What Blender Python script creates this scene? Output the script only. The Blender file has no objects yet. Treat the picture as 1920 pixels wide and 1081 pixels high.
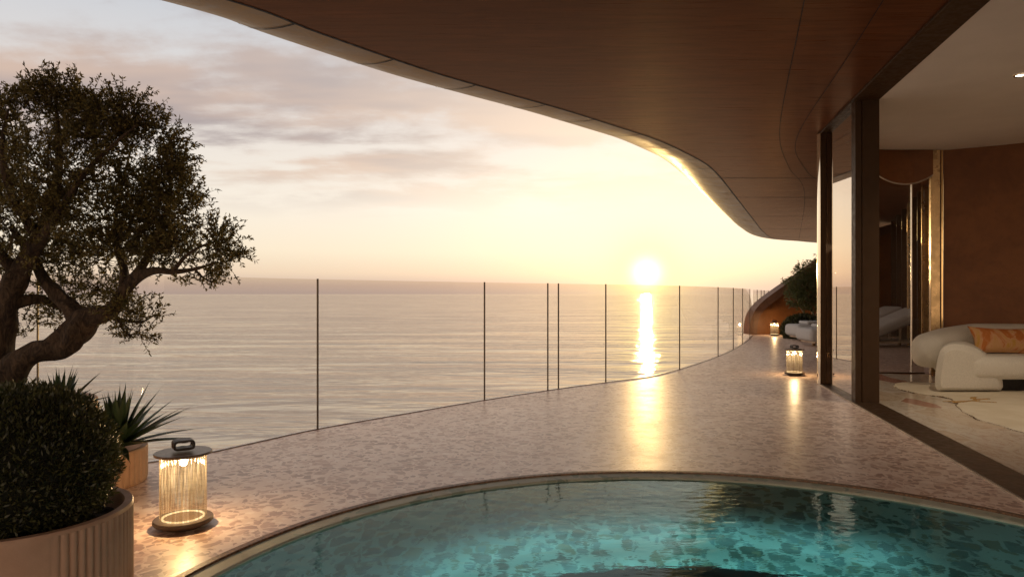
import bpy, bmesh, math, random
import numpy as np
from mathutils import Vector, Matrix, noise as mnoise

random.seed(7)
rng = np.random.default_rng(11)
S = bpy.context.scene
COL = S.collection
R = math.radians

# ------------------------------------------------------------------ camera
cd = bpy.data.cameras.new('camera')
cam = bpy.data.objects.new('camera', cd)
COL.objects.link(cam)
cam.location = (0, 0, 1.1)
cam.rotation_euler = (R(90), 0, 0)
cd.lens = 24.0
cd.sensor_width = 36.0
cd.shift_y = 0.0055
cd.clip_start = 0.05
cd.clip_end = 120000
S.camera = cam
S.view_settings.view_transform = 'Standard'
S.view_settings.look = 'None'
S.view_settings.exposure = 0.55
S.view_settings.gamma = 1.0
S.cycles.max_bounces = 10
S.cycles.transparent_max_bounces = 24
S.cycles.sample_clamp_indirect = 2.0
S.cycles.use_denoising = True

SUN_EL, SUN_AZ = 1.75, 11.15          # degrees; azimuth to the right of straight ahead (+Y)
SUNV = Vector((math.sin(R(SUN_AZ)) * math.cos(R(SUN_EL)), math.cos(R(SUN_AZ)) * math.cos(R(SUN_EL)), math.sin(R(SUN_EL))))


class NT:
    """small node-tree writer"""
    def __init__(self, tree):
        self.t = tree
        self.n = tree.nodes
        self.l = tree.links

    def node(self, typ, **kw):
        nd = self.n.new(typ)
        ins = kw.pop('ins', {})
        for k, v in kw.items():
            setattr(nd, k, v)
        for k, v in ins.items():
            self.put(nd.inputs[k], v)
        return nd

    def put(self, sock, v):
        if isinstance(v, bpy.types.NodeSocket):
            self.l.new(v, sock)
        elif v is not None:
            if isinstance(v, (tuple, list)) and sock.type == 'RGBA' and len(v) == 3:
                v = (*v, 1)
            sock.default_value = v

    def math(self, op, a, b=None, c=None, clamp=False):
        nd = self.node('ShaderNodeMath', operation=op, use_clamp=clamp)
        self.put(nd.inputs[0], a)
        if b is not None: self.put(nd.inputs[1], b)
        if c is not None: self.put(nd.inputs[2], c)
        return nd.outputs[0]

    def vmath(self, op, a, b=None):
        nd = self.node('ShaderNodeVectorMath', operation=op)
        self.put(nd.inputs[0], a)
        if b is not None: self.put(nd.inputs[1], b)
        return nd.outputs['Value'] if op in ('DOT_PRODUCT', 'LENGTH') else nd.outputs['Vector']

    def mix(self, f, a, b, mode='MIX'):
        nd = self.node('ShaderNodeMix', data_type='RGBA', blend_type=mode)
        self.put(nd.inputs[0], f); self.put(nd.inputs[6], a); self.put(nd.inputs[7], b)
        return nd.outputs[2]

    def ramp(self, f, stops, interp='LINEAR'):
        nd = self.node('ShaderNodeValToRGB')
        nd.color_ramp.interpolation = interp
        e = nd.color_ramp.elements
        while len(e) < len(stops): e.new(0.5)
        for i, (p, c) in enumerate(stops):
            e[i].position = p
            e[i].color = (*c, 1) if isinstance(c, (tuple, list)) else (c, c, c, 1)
        self.put(nd.inputs[0], f)
        return nd.outputs[0]

    def maprange(self, v, a, b, c=0.0, d=1.0, smooth=True):
        nd = self.node('ShaderNodeMapRange')
        nd.interpolation_type = 'SMOOTHSTEP' if smooth else 'LINEAR'
        for k, x in zip(('Value', 'From Min', 'From Max', 'To Min', 'To Max'), (v, a, b, c, d)):
            self.put(nd.inputs[k], x)
        return nd.outputs[0]

    def noise(self, vec, scale, detail=3, rough=0.5, dist=0.0):
        nd = self.node('ShaderNodeTexNoise')
        self.put(nd.inputs['Vector'], vec); self.put(nd.inputs['Scale'], scale)
        nd.inputs['Detail'].default_value = detail
        nd.inputs['Roughness'].default_value = rough
        nd.inputs['Distortion'].default_value = dist
        return nd.outputs['Fac'], nd.outputs['Color']

    def voronoi(self, vec, scale, feature='F1', rnd=1.0):
        nd = self.node('ShaderNodeTexVoronoi', feature=feature)
        self.put(nd.inputs['Vector'], vec); self.put(nd.inputs['Scale'], scale)
        nd.inputs['Randomness'].default_value = rnd
        return nd

    def coords(self, kind='Object', scale=(1, 1, 1), rot=(0, 0, 0)):
        tc = self.node('ShaderNodeTexCoord')
        mp = self.node('ShaderNodeMapping')
        self.l.new(tc.outputs[kind], mp.inputs['Vector'])
        mp.inputs['Scale'].default_value = scale
        mp.inputs['Rotation'].default_value = rot
        return mp.outputs[0]

    def bump(self, h, strength=0.3, dist=0.01, normal=None):
        nd = self.node('ShaderNodeBump')
        nd.inputs['Strength'].default_value = strength
        nd.inputs['Distance'].default_value = dist
        self.put(nd.inputs['Height'], h)
        if normal is not None: self.put(nd.inputs['Normal'], normal)
        return nd.outputs[0]


# ------------------------------------------------------------------ sky
W = bpy.data.worlds.new('World')
S.world = W
W.use_nodes = True
w = NT(W.node_tree)
w.n.clear()
tc = w.node('ShaderNodeTexCoord')
D = w.vmath('NORMALIZE', tc.outputs['Generated'])
sep = w.node('ShaderNodeSeparateXYZ'); w.put(sep.inputs[0], D)
dx, dy, dz = sep.outputs
zc = w.math('MAXIMUM', dz, 0.0)
sky = w.node('ShaderNodeTexSky', sky_type='NISHITA')
sky.sun_disc = False
sky.sun_elevation = R(SUN_EL)
sky.sun_rotation = R(SUN_AZ)
sky.altitude = 0
sky.air_density = 1.0
sky.dust_density = 2.0
dot = w.math('MAXIMUM', w.vmath('DOT_PRODUCT', D, tuple(SUNV)), 0.0)
# clear dusk sky by height
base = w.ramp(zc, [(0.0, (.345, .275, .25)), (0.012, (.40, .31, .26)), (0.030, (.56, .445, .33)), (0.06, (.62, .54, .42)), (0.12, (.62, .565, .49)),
                   (0.24, (.53, .49, .46)), (0.36, (.41, .42, .445)), (0.62, (.60, .58, .58)), (1.0, (.72, .70, .70))])  # overhead stops brightened above the view as extra fill light
# clouds on a flat layer
inv = w.math('DIVIDE', 1.0, w.math('ADD', zc, 0.10))
cv = w.node('ShaderNodeCombineXYZ')
w.put(cv.inputs[0], w.math('MULTIPLY', dx, inv)); w.put(cv.inputs[1], w.math('MULTIPLY', dy, inv)); cv.inputs[2].default_value = 3.1
n1, _ = w.noise(cv.outputs[0], 1.15, 8, 0.58, 0.25)
cv2 = w.vmath('MULTIPLY', cv.outputs[0], (0.9, 2.0, 1.0))
n2, _ = w.noise(cv2, 1.5, 5, 0.55, 0.2)
cl = w.math('ADD', w.math('MULTIPLY', n1, 0.65), w.math('MULTIPLY', n2, 0.35))
cmask = w.maprange(w.math('ADD', cl, w.math('MULTIPLY', w.math('MULTIPLY', w.maprange(zc, 0.16, 0.26), w.maprange(zc, 0.42, 0.32)), 0.04)), 0.415, 0.555)
band = w.math('MULTIPLY', w.maprange(zc, 0.09, 0.20), w.maprange(zc, 0.75, 0.4))
nearsun = w.math('POWER', dot, 14.0)
cmask = w.math('MULTIPLY', w.math('MULTIPLY', cmask, band), w.math('SUBTRACT', 1.0, w.math('MULTIPLY', nearsun, 0.3)))
n3, _ = w.noise(cv2, 0.8, 4, 0.5)
ccol = w.mix(w.maprange(n3, 0.38, 0.62), (.245, .205, .212), (.44, .315, .25))
ccol = w.mix(w.maprange(zc, 0.24, 0.40), ccol, (.255, .242, .262))
ccol = w.mix(w.math('MULTIPLY', nearsun, 0.7), ccol, (.66, .52, .40))
skyc = w.mix(w.math('MULTIPLY', cmask, 0.9), base, ccol)
# warm brightening towards the sun, sky behind the camera boosted as added fill
skyc = w.mix(1.0, skyc, w.mix(w.math('POWER', dot, 18.0), (0, 0, 0), (.13, .115, .08)), 'ADD')
lowk = w.math('POWER', w.math('SUBTRACT', 1.0, zc), 6.0)
skyc = w.mix(w.math('MULTIPLY', w.math('POWER', dot, 90.0), 0.5), skyc, (.88, .76, .48))
skyc = w.mix(w.math('POWER', dot, 900.0), skyc, (1.0, .86, .38))
skyc = w.mix(w.math('POWER', dot, 6000.0), skyc, (2.6, 2.2, 1.1))
skyc = w.mix(w.maprange(dot, math.cos(R(0.62)), math.cos(R(0.34))), skyc, (22, 17, 8))
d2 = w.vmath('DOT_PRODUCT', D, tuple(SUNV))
rear_boost = w.maprange(d2, -0.35, 0.45, 1.9, 1.0)
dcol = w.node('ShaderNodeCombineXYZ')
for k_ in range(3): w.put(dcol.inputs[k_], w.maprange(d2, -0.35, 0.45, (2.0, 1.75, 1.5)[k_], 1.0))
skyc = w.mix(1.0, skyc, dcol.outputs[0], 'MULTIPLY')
# below the horizon: the sea's own dusk tone
skyc = w.mix(w.maprange(dz, -0.01, -0.002), (.20, .17, .15), skyc)
skyc = w.mix(1.0, skyc, w.mix(1.0, sky.outputs[0], (.012, .012, .012), 'MULTIPLY'), 'ADD')
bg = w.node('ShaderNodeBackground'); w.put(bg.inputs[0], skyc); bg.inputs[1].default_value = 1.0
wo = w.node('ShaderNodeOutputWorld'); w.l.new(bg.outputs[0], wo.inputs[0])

sl = bpy.data.lights.new('sun', 'SUN')
sl.energy = 0.5
sl.angle = R(0.6)
sl.color = (1.0, .66, .26)
so = bpy.data.objects.new('sun', sl)
COL.objects.link(so)
so.rotation_euler = (-SUNV).to_track_quat('-Z', 'Y').to_euler()


# ------------------------------------------------------------------ materials
def mat(name):
    m = bpy.data.materials.new(name)
    m.use_nodes = True
    t = NT(m.node_tree)
    t.n.clear()
    out = t.node('ShaderNodeOutputMaterial')
    return m, t, out


def principled(t, out, **kw):
    p = t.node('ShaderNodeBsdfPrincipled')
    for k, v in kw.items():
        t.put(p.inputs[k.replace('_', ' ')], v)
    t.l.new(p.outputs[0], out.inputs[0])
    return p


def m_simple(name, color, rough=0.6, metal=0.0, var=0.25, scale=8, bump=0.0, bscale=60, spec=0.5, coat=0.0):
    m, t, out = mat(name)
    c = t.coords()
    f, _ = t.noise(c, scale, 5, 0.6)
    lo = tuple(x * (1 - var) for x in color); hi = tuple(min(1, x * (1 + var)) for x in color)
    col = t.mix(t.maprange(f, .3, .7), lo, hi)
    rf, _ = t.noise(c, scale * 2.3, 4, 0.6)
    ro = t.maprange(rf, .3, .7, max(.02, rough * .82), min(1, rough * 1.18))
    p = principled(t, out, Base_Color=col, Roughness=ro, Metallic=metal, Specular_IOR_Level=spec, Coat_Weight=coat)
    if bump:
        b, _ = t.noise(c, bscale, 3, 0.6)
        t.put(p.inputs['Normal'], t.bump(b, bump, 0.01))
    return m


def m_glass(name, tint, r0=0.04, rough=0.0, rtint=(1, 1, 1), boost=1.0):
    """thin clear pane: transparency plus a Schlick mirror"""
    m, t, out = mat(name)
    lw = t.node('ShaderNodeLayerWeight'); lw.inputs[0].default_value = 0.5
    f5 = t.math('POWER', lw.outputs['Facing'], 5.0)
    fr = t.math('ADD', r0, t.math('MULTIPLY', f5, boost * (1 - r0)), clamp=True)
    tr = t.node('ShaderNodeBsdfTransparent'); t.put(tr.inputs[0], tint)
    gl = t.node('ShaderNodeBsdfGlossy'); t.put(gl.inputs[0], rtint); gl.inputs['Roughness'].default_value = rough
    mx = t.node('ShaderNodeMixShader')
    t.put(mx.inputs[0], fr); t.l.new(tr.outputs[0], mx.inputs[1]); t.l.new(gl.outputs[0], mx.inputs[2])
    t.l.new(mx.outputs[0], out.inputs[0])
    return m


def m_terrazzo(name, base, chips, scale, rough, amount=0.62, stretch=(1, 1, 1), base2=None, bumpy=0.0, mottled=0.0):
    m, t, out = mat(name)
    c = t.coords(scale=stretch)
    _, wc = t.noise(c, scale * .8, 2, 0.5)
    cw = t.vmath('ADD', c, t.vmath('MULTIPLY', t.vmath('SUBTRACT', wc, (.5, .5, .5)), (.7 / scale, .7 / scale, .7 / scale)))
    col = base
    bf, _ = t.noise(c, 2.2, 5, 0.6)
    col = t.mix(t.maprange(bf, .3, .7), base, base2 or tuple(x * .86 for x in base))
    for k, (sc, keep) in enumerate(((scale, amount), (scale * 2.2, amount * .6))):
        off = t.vmath('ADD', cw, (3.1 * k, 1.7 * k, .4 * k))
        ve = t.voronoi(off, sc, 'DISTANCE_TO_EDGE')
        vc = t.voronoi(off, sc, 'F1')
        sp = t.node('ShaderNodeSeparateColor'); t.l.new(vc.outputs['Color'], sp.inputs[0])
        inside = t.maprange(ve.outputs['Distance'], .07, .12)
        has = t.math('LESS_THAN', sp.outputs[0], keep)
        cc = t.ramp(sp.outputs[1], [(i / len(chips), x) for i, x in enumerate(chips)], 'CONSTANT')
        fine, _ = t.noise(c, sc * 3, 4, .6)
        cc = t.mix(t.math('MULTIPLY', fine, .3), cc, base)
        col = t.mix(t.math('MULTIPLY', inside, has), col, cc)
    rf, _ = t.noise(c, 3.0, 5, .65)
    ro = t.maprange(rf, .3, .75, rough * .9, rough * 1.12)
    p = principled(t, out, Base_Color=col, Roughness=ro, Specular_IOR_Level=1.0 if bumpy else .5)
    if bumpy:
        wv, _ = t.noise(c, 5.0, 3, .5)
        t.put(p.inputs['Normal'], t.bump(wv, bumpy, .004))
    return m


M = {}
M['terrazzo'] = m_terrazzo('pink_terrazzo', (.84, .665, .565), [(.40, .245, .19), (.56, .38, .305), (.33, .19, .15), (.86, .72, .63), (.48, .31, .245)], 15, .36, .64, bumpy=.01)
M['pool_stone'] = m_terrazzo('green_terrazzo', (.30, .41, .37), [(.04, .09, .07), (.08, .16, .16), (.025, .06, .048), (.13, .15, .09), (.075, .14, .125)], 9.0, .4, .62)
M['pool_ledge'] = m_terrazzo('pale_green_terrazzo', (.48, .49, .39), [(.28, .33, .25), (.38, .39, .30), (.21, .27, .21), (.42, .40, .31)], 9, .6, .45)
M['pool_dark'] = m_simple('dark_pool_tile', (.006, .014, .015), .4)
M['soil'] = m_simple('dark_soil', (.018, .012, .008), .95, bump=.8, bscale=90)
M['planter'] = m_simple('terracotta_planter', (.52, .34, .24), .7, var=.1, scale=6, bump=.08, bscale=160)
M['bronze'] = m_simple('dark_bronze', (.058, .028, .009), .5, metal=.0, var=.06, spec=.22)
M['bronze_flat'] = m_simple('bronze_threshold', (.085, .048, .025), .42, metal=.5, var=.15)
M['brass'] = m_simple('polished_brass', (.80, .55, .26), .16, metal=1.0, var=.06)
M['brass_worn'] = m_simple('brushed_brass', (.50, .34, .17), .30, metal=1.0, var=.15, scale=5)
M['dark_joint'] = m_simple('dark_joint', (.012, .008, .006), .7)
M['brown_joint'] = m_simple('brown_mosaic', (.16, .085, .045), .5, var=.6, scale=60)
M['white_ceiling'] = m_simple('warm_white_plaster', (.80, .73, .65), .8, var=.03, scale=2)
M['pale_trim'] = m_simple('pale_stone_trim', (.50, .40, .30), .5)
M['boucle'] = m_simple('cream_boucle', (.82, .78, .70), .95, var=.08, scale=120, bump=.9, bscale=150)
M['grey_fabric'] = m_simple('pale_grey_fabric', (.46, .45, .45), .95, var=.06, scale=40, bump=.4, bscale=200)
M['post'] = m_simple('dark_bronze_post', (.085, .058, .036), .4, metal=.5)
M['lantern_metal'] = m_simple('dark_lantern_wood', (.20, .14, .10), .32, var=.3, scale=30)
M['leather'] = m_simple('dark_leather', (.045, .030, .022), .5, bump=.2, bscale=200)
M['rail_glass'] = m_glass('railing_glass', (.925, .903, .872), .02, boost=.4)
M['door_glass'] = m_glass('mirror_coated_glass', (.55, .48, .42), .62, rtint=(.93, .86, .78))
M['clear_glass'] = m_glass('clear_glass', (.90, .87, .83), .03, boost=.5)


def m_ribbed():
    m, t, out = mat('ribbed_lantern_glass')
    c = t.coords()
    sp = t.node('ShaderNodeSeparateXYZ'); t.put(sp.inputs[0], c)
    ang = t.math('ARCTAN2', sp.outputs[1], sp.outputs[0])
    cb = t.node('ShaderNodeCombineXYZ'); t.put(cb.inputs[0], t.math('MULTIPLY', ang, 9.0)); t.put(cb.inputs[1], t.math('MULTIPLY', sp.outputs[2], 2.5))
    st, _ = t.noise(cb.outputs[0], 2.2, 4, .75)
    st2, _ = t.noise(t.vmath('ADD', cb.outputs[0], (7.0, 3.0, 1.0)), 1.3, 2, .6)
    lw = t.node('ShaderNodeLayerWeight'); lw.inputs[0].default_value = 0.5
    f4 = t.math('POWER', lw.outputs['Facing'], 4.0)
    tr = t.node('ShaderNodeBsdfTransparent'); t.put(tr.inputs[0], t.mix(t.maprange(st2, .40, .60), (.98, .96, .92), (.66, .57, .45)))
    gl = t.node('ShaderNodeBsdfGlossy'); t.put(gl.inputs[0], (1, .95, .85)); gl.inputs['Roughness'].default_value = .08
    tl = t.node('ShaderNodeBsdfTranslucent'); t.put(tl.inputs[0], (.95, .85, .68))
    m1 = t.node('ShaderNodeMixShader'); t.put(m1.inputs[0], t.maprange(st, .40, .68, .01, .07)); t.l.new(tr.outputs[0], m1.inputs[1]); t.l.new(tl.outputs[0], m1.inputs[2])
    m2 = t.node('ShaderNodeMixShader'); t.put(m2.inputs[0], t.math('ADD', .10, t.math('MULTIPLY', f4, .6))); t.l.new(m1.outputs[0], m2.inputs[1]); t.l.new(gl.outputs[0], m2.inputs[2])
    t.l.new(m2.outputs[0], out.inputs[0])
    return m


M['ribbed_glass'] = m_ribbed()


def m_wall():
    m, t, out = mat('cognac_wall')
    c = t.coords()
    a, _ = t.noise(c, 2.0, 6, .65, .4)
    b, _ = t.noise(c, 14, 5, .7)
    col = t.mix(t.maprange(a, .3, .7), (.19, .068, .017), (.26, .098, .026))
    col = t.mix(t.math('MULTIPLY', t.maprange(b, .45, .75), .35), col, (.13, .045, .016))
    p = principled(t, out, Base_Color=col, Roughness=.55)
    t.put(p.inputs['Normal'], t.bump(b, .12, .01))
    return m


def m_soffit():
    m, t, out = mat('lacquered_veneer')
    c = t.coords(scale=(.55, 5.0, 1))
    a, _ = t.noise(c, 3.0, 6, .7, .6)
    c2 = t.coords(scale=(.25, 9.0, 1))
    b, _ = t.noise(c2, 6.0, 5, .75, .3)
    c3 = t.coords()
    g, _ = t.noise(c3, .5, 3, .5)
    col = t.mix(t.maprange(a, .3, .72), (.105, .034, .013), (.185, .062, .023))
    col = t.mix(t.math('MULTIPLY', t.maprange(b, .5, .8), .5), col, (.06, .024, .012))
    col = t.mix(t.math('MULTIPLY', t.maprange(g, .35, .7), .35), col, (.10, .05, .03))
    ro = t.maprange(b, .3, .75, .26, .42)
    nb = t.bump(a, .05, .02)
    df = t.node('ShaderNodeBsdfDiffuse'); t.put(df.inputs[0], col); t.put(df.inputs['Normal'], nb)
    gl = t.node('ShaderNodeBsdfGlossy'); t.put(gl.inputs[0], (1, .80, .62)); t.put(gl.inputs['Roughness'], ro); t.put(gl.inputs['Normal'], nb)
    lw = t.node('ShaderNodeLayerWeight'); lw.inputs[0].default_value = .5
    mx = t.node('ShaderNodeMixShader'); t.put(mx.inputs[0], t.math('ADD', .012, t.math('MULTIPLY', t.math('POWER', lw.outputs['Facing'], 5.0), .42)))
    t.l.new(df.outputs[0], mx.inputs[1]); t.l.new(gl.outputs[0], mx.inputs[2]); t.l.new(mx.outputs[0], out.inputs[0])
    return m


def m_edge():
    m, t, out = mat('bronze_veneer_edge')
    c = t.coords(scale=(1, 1, 6))
    a, _ = t.noise(c, 3.0, 6, .7, .6)
    col = t.mix(t.maprange(a, .3, .72), (.18, .10, .036), (.30, .175, .06))
    p = principled(t, out, Base_Color=col, Roughness=t.maprange(a, .3, .7, .36, .52), Metallic=.6)
    t.put(p.inputs['Normal'], t.bump(a, .08, .02))
    return m


def m_marble():
    m, t, out = mat('palladiana_marble')
    c = t.coords(scale=(1.5, .85, 1), rot=(0, 0, .5))
    _, wc = t.noise(c, 1.8, 2, .5)
    cw = t.vmath('ADD', c, t.vmath('MULTIPLY', t.vmath('SUBTRACT', wc, (.5, .5, .5)), (.35, .35, 0)))
    vc = t.voronoi(cw, 1.35, 'F1'); ve = t.voronoi(cw, 1.35, 'DISTANCE_TO_EDGE')
    sp = t.node('ShaderNodeSeparateColor'); t.l.new(vc.outputs['Color'], sp.inputs[0])
    col = t.ramp(sp.outputs[0], [(0, (.62, .55, .46)), (.3, (.66, .60, .52)), (.55, (.42, .21, .155)), (.7, (.60, .50, .39)), (.88, (.48, .28, .21))], 'CONSTANT')
    v, _ = t.noise(cw, 4.5, 8, .7, 1.6)
    col = t.mix(t.math('MULTIPLY', t.maprange(v, .52, .60), .4), col, (.40, .28, .20))
    v2, _ = t.noise(cw, 2.2, 6, .65, 2.2)
    col = t.mix(t.math('MULTIPLY', t.maprange(t.math('ABSOLUTE', t.math('SUBTRACT', v2, .5)), .03, .0), .5), col, (.36, .22, .14))
    col = t.mix(t.maprange(ve.outputs['Distance'], .018, .006), col, (.66, .58, .48))
    principled(t, out, Base_Color=col, Roughness=.2)
    return m


def m_sea():
    m, t, out = mat('sea_water')
    c = t.coords(scale=(.45, 1, 1))
    a, _ = t.noise(c, .09, 4, .55, .6)
    b, _ = t.noise(c, .30, 4, .55, .5)
    d, _ = t.noise(t.coords(scale=(.6, 1, 1), rot=(0, 0, .35)), 1.6, 4, .6, .3)
    # calm and ruffled patches
    pt, _ = t.noise(t.coords(scale=(.25, 1, 1)), .035, 3, .5)
    patch = t.maprange(pt, .40, .62, .45, 1.0)
    st, _ = t.noise(t.coords(scale=(.16, 1, 1), rot=(0, 0, .06)), .17, 5, .6, .3)
    patch = t.math('MULTIPLY', patch, t.maprange(st, .45, .64, .26, 1.6))
    h = t.math('ADD', t.math('MULTIPLY', a, 2.2), t.math('MULTIPLY', t.math('ADD', t.math('MULTIPLY', b, 1.15), t.math('MULTIPLY', d, .10)), patch))
    nd = t.node('ShaderNodeBump'); nd.inputs['Strength'].default_value = 1.0; nd.inputs['Distance'].default_value = .38
    t.put(nd.inputs['Height'], h)
    p = principled(t, out, Base_Color=(.23, .195, .15), Roughness=.06, IOR=2.8, Normal=nd.outputs[0], Specular_IOR_Level=.5)
    return m


def m_water():
    m, t, out = mat('pool_water')
    c = t.coords()
    a, _ = t.noise(c, 2.2, 3, .55, .4)
    b, _ = t.noise(t.coords(scale=(.7, 1.4, 1)), 11, 3, .55, .3)
    h = t.math('ADD', a, t.math('MULTIPLY', b, .30))
    nd = t.node('ShaderNodeBump'); nd.inputs['Strength'].default_value = .5; nd.inputs['Distance'].default_value = .014
    t.put(nd.inputs['Height'], h)
    g = t.node('ShaderNodeBsdfGlass'); g.inputs['IOR'].default_value = 1.33
    g.inputs['Roughness'].default_value = 0.02
    t.put(g.inputs['Color'], (.80, .97, .95)); t.put(g.inputs['Normal'], nd.outputs[0])
    t.l.new(g.outputs[0], out.inputs[0])
    return m


def m_leaf(name, ca, cb, trans=.25, rough=.45):
    m, t, out = mat(name)
    geo = t.node('ShaderNodeNewGeometry')
    col = t.mix(geo.outputs['Random Per Island'], ca, cb)
    d = t.node('ShaderNodeBsdfPrincipled'); t.put(d.inputs['Base Color'], col); d.inputs['Roughness'].default_value = rough
    tl = t.node('ShaderNodeBsdfTranslucent'); t.put(tl.inputs[0], col)
    mx = t.node('ShaderNodeMixShader'); mx.inputs[0].default_value = trans
    t.l.new(d.outputs[0], mx.inputs[1]); t.l.new(tl.outputs[0], mx.inputs[2]); t.l.new(mx.outputs[0], out.inputs[0])
    return m


def m_bark():
    m, t, out = mat('olive_bark')
    c = t.coords(scale=(1, 1, .35))
    a, _ = t.noise(c, 38, 7, .72, 1.2)
    b, _ = t.noise(c, 9, 4, .6)
    col = t.mix(t.maprange(a, .35, .68), (.018, .010, .006), (.13, .080, .044))
    col = t.mix(t.math('MULTIPLY', t.maprange(b, .4, .7), .4), col, (.06, .042, .027))
    p = principled(t, out, Base_Color=col, Roughness=.9)
    t.put(p.inputs['Normal'], t.bump(a, .9, .02))
    return m


def m_emit(name, col, s):
    m, t, out = mat(name)
    e = t.node('ShaderNodeEmission'); t.put(e.inputs[0], col); e.inputs[1].default_value = s
    t.l.new(e.outputs[0], out.inputs[0])
    return m


def m_pillow():
    m, t, out = mat('marbled_orange_fabric')
    c = t.coords()
    a, _ = t.noise(c, 3.2, 6, .65, .8)
    col = t.ramp(a, [(.30, (.42, .12, .025)), (.47, (.52, .17, .04)), (.52, (.62, .34, .17)), (.62, (.55, .30, .06)), (.75, (.36, .11, .03))])
    principled(t, out, Base_Color=col, Roughness=.85)
    return m


def m_rug():
    m, t, out = mat('cream_wool_rug')
    c = t.coords()
    wv = t.node('ShaderNodeTexWave', wave_type='RINGS'); t.put(wv.inputs['Vector'], c)
    wv.inputs['Scale'].default_value = 7; wv.inputs['Distortion'].default_value = 5; wv.inputs['Detail'].default_value = 2; wv.inputs['Detail Scale'].default_value = .6
    f, _ = t.noise(c, 3, 5, .6)
    col = t.mix(t.maprange(f, .3, .7), (.66, .58, .44), (.76, .69, .56))
    col = t.mix(t.math('MULTIPLY', wv.outputs['Fac'], .22), col, (.45, .36, .25))
    p = principled(t, out, Base_Color=col, Roughness=.95)
    t.put(p.inputs['Normal'], t.bump(wv.outputs['Fac'], .5, .01))
    return m


M['wall'] = m_wall(); M['soffit'] = m_soffit(); M['edge'] = m_edge(); M['marble'] = m_marble()
M['sea'] = m_sea(); M['water'] = m_water(); M['bark'] = m_bark(); M['pillow'] = m_pillow(); M['rug'] = m_rug()
M['olive_leaf'] = m_leaf('olive_leaf', (.070, .060, .018), (.28, .22, .075), .45)
M['box_leaf'] = m_leaf('boxwood_leaf', (.022, .030, .012), (.11, .11, .04), .25, .38)
M['yucca_leaf'] = m_leaf('yucca_leaf', (.022, .042, .018), (.045, .075, .030), .12, .4)
M['acacia_leaf'] = m_leaf('acacia_leaf', (.07, .09, .03), (.16, .17, .06), .35)
M['pale_bark'] = m_simple('pale_bark', (.34, .26, .19), .9)
M['hedge_core'] = m_simple('hedge_dark_core', (.012, .014, .007), 1.0)
M['bulb'] = m_emit('lantern_bulb', (1.0, .78, .45), 60)
M['led'] = m_emit('lantern_led_ring', (1.0, .74, .40), 1.1)
M['spot'] = m_emit('downlight_lens', (1.0, .85, .6), 6)
M['dark_panel'] = m_simple('dark_curtain_panel', (.055, .036, .022), .6, var=.3, scale=3)


# ------------------------------------------------------------------ mesh helpers
def tag(o, label=None, cat=None, group=None, kind=None):
    if label: o['label'] = label
    if cat: o['category'] = cat
    if group: o['group'] = group
    if kind: o['kind'] = kind
    return o


def empty(name, loc, rz=0):
    o = bpy.data.objects.new(name, None)
    o.location = loc
    o.rotation_euler = (0, 0, rz)
    o.empty_display_size = .1
    COL.objects.link(o)
    return o


def link_mesh(name, me, m, parent=None, smooth=False):
    if smooth:
        me.polygons.foreach_set('use_smooth', [True] * len(me.polygons))
        me.set_sharp_from_angle(angle=R(38))
    me.materials.append(m)
    o = bpy.data.objects.new(name, me)
    COL.objects.link(o)
    if parent: o.parent = parent
    return o


def from_bm(name, bm, m, parent=None, smooth=False, recalc=True):
    if recalc: bmesh.ops.recalc_face_normals(bm, faces=bm.faces[:])
    me = bpy.data.meshes.new(name)
    bm.to_mesh(me)
    bm.free()
    return link_mesh(name, me, m, parent, smooth)


def from_np(name, verts, faces, m, parent=None, smooth=False):
    me = bpy.data.meshes.new(name)
    verts = np.asarray(verts, np.float32); faces = np.asarray(faces, np.int32)
    k = faces.shape[1]
    me.vertices.add(len(verts)); me.vertices.foreach_set('co', verts.ravel())
    me.loops.add(faces.size); me.loops.foreach_set('vertex_index', faces.ravel())
    me.polygons.add(len(faces))
    me.polygons.foreach_set('loop_start', np.arange(0, faces.size, k, dtype=np.int32))
    me.polygons.foreach_set('loop_total', np.full(len(faces), k, np.int32))
    me.update(calc_edges=True)
    me.validate()
    return link_mesh(name, me, m, parent, smooth)


def add_box(bm, c, s, rz=0.0, bevel=0.0, seg=2):
    r = bmesh.ops.create_cube(bm, size=1.0)
    vs = r['verts']
    bmesh.ops.scale(bm, vec=s, verts=vs)
    if bevel:
        es = list({e for v in vs for e in v.link_edges})
        g = bmesh.ops.bevel(bm, geom=es, offset=bevel, segments=seg, affect='EDGES', profile=.5)
        vs = list({v for f in g['faces'] for v in f.verts} | {v for v in vs if v.is_valid})
    bmesh.ops.rotate(bm, cent=(0, 0, 0), matrix=Matrix.Rotation(rz, 3, 'Z'), verts=vs)
    bmesh.ops.translate(bm, vec=c, verts=vs)
    return vs


def add_lathe(bm, prof, n=48, c=(0, 0, 0), wob=None):
    """prof: [(r,z)] ; closed when the first and last r are 0, else open"""
    rings = []
    for (r, z) in prof:
        if r <= 1e-6:
            rings.append([bm.verts.new((c[0], c[1], c[2] + z))])
        else:
            ring = []
            for i in range(n):
                a = 2 * math.pi * i / n
                rr = r if wob is None else r + wob(a, r, z)
                ring.append(bm.verts.new((c[0] + rr * math.cos(a), c[1] + rr * math.sin(a), c[2] + z)))
            rings.append(ring)
    for a, b in zip(rings[:-1], rings[1:]):
        for i in range(n):
            j = (i + 1) % n
            if len(a) == 1 and len(b) == 1: continue
            if len(a) == 1: bm.faces.new((a[0], b[j], b[i]))
            elif len(b) == 1: bm.faces.new((a[i], a[j], b[0]))
            else: bm.faces.new((a[i], a[j], b[j], b[i]))


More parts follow.
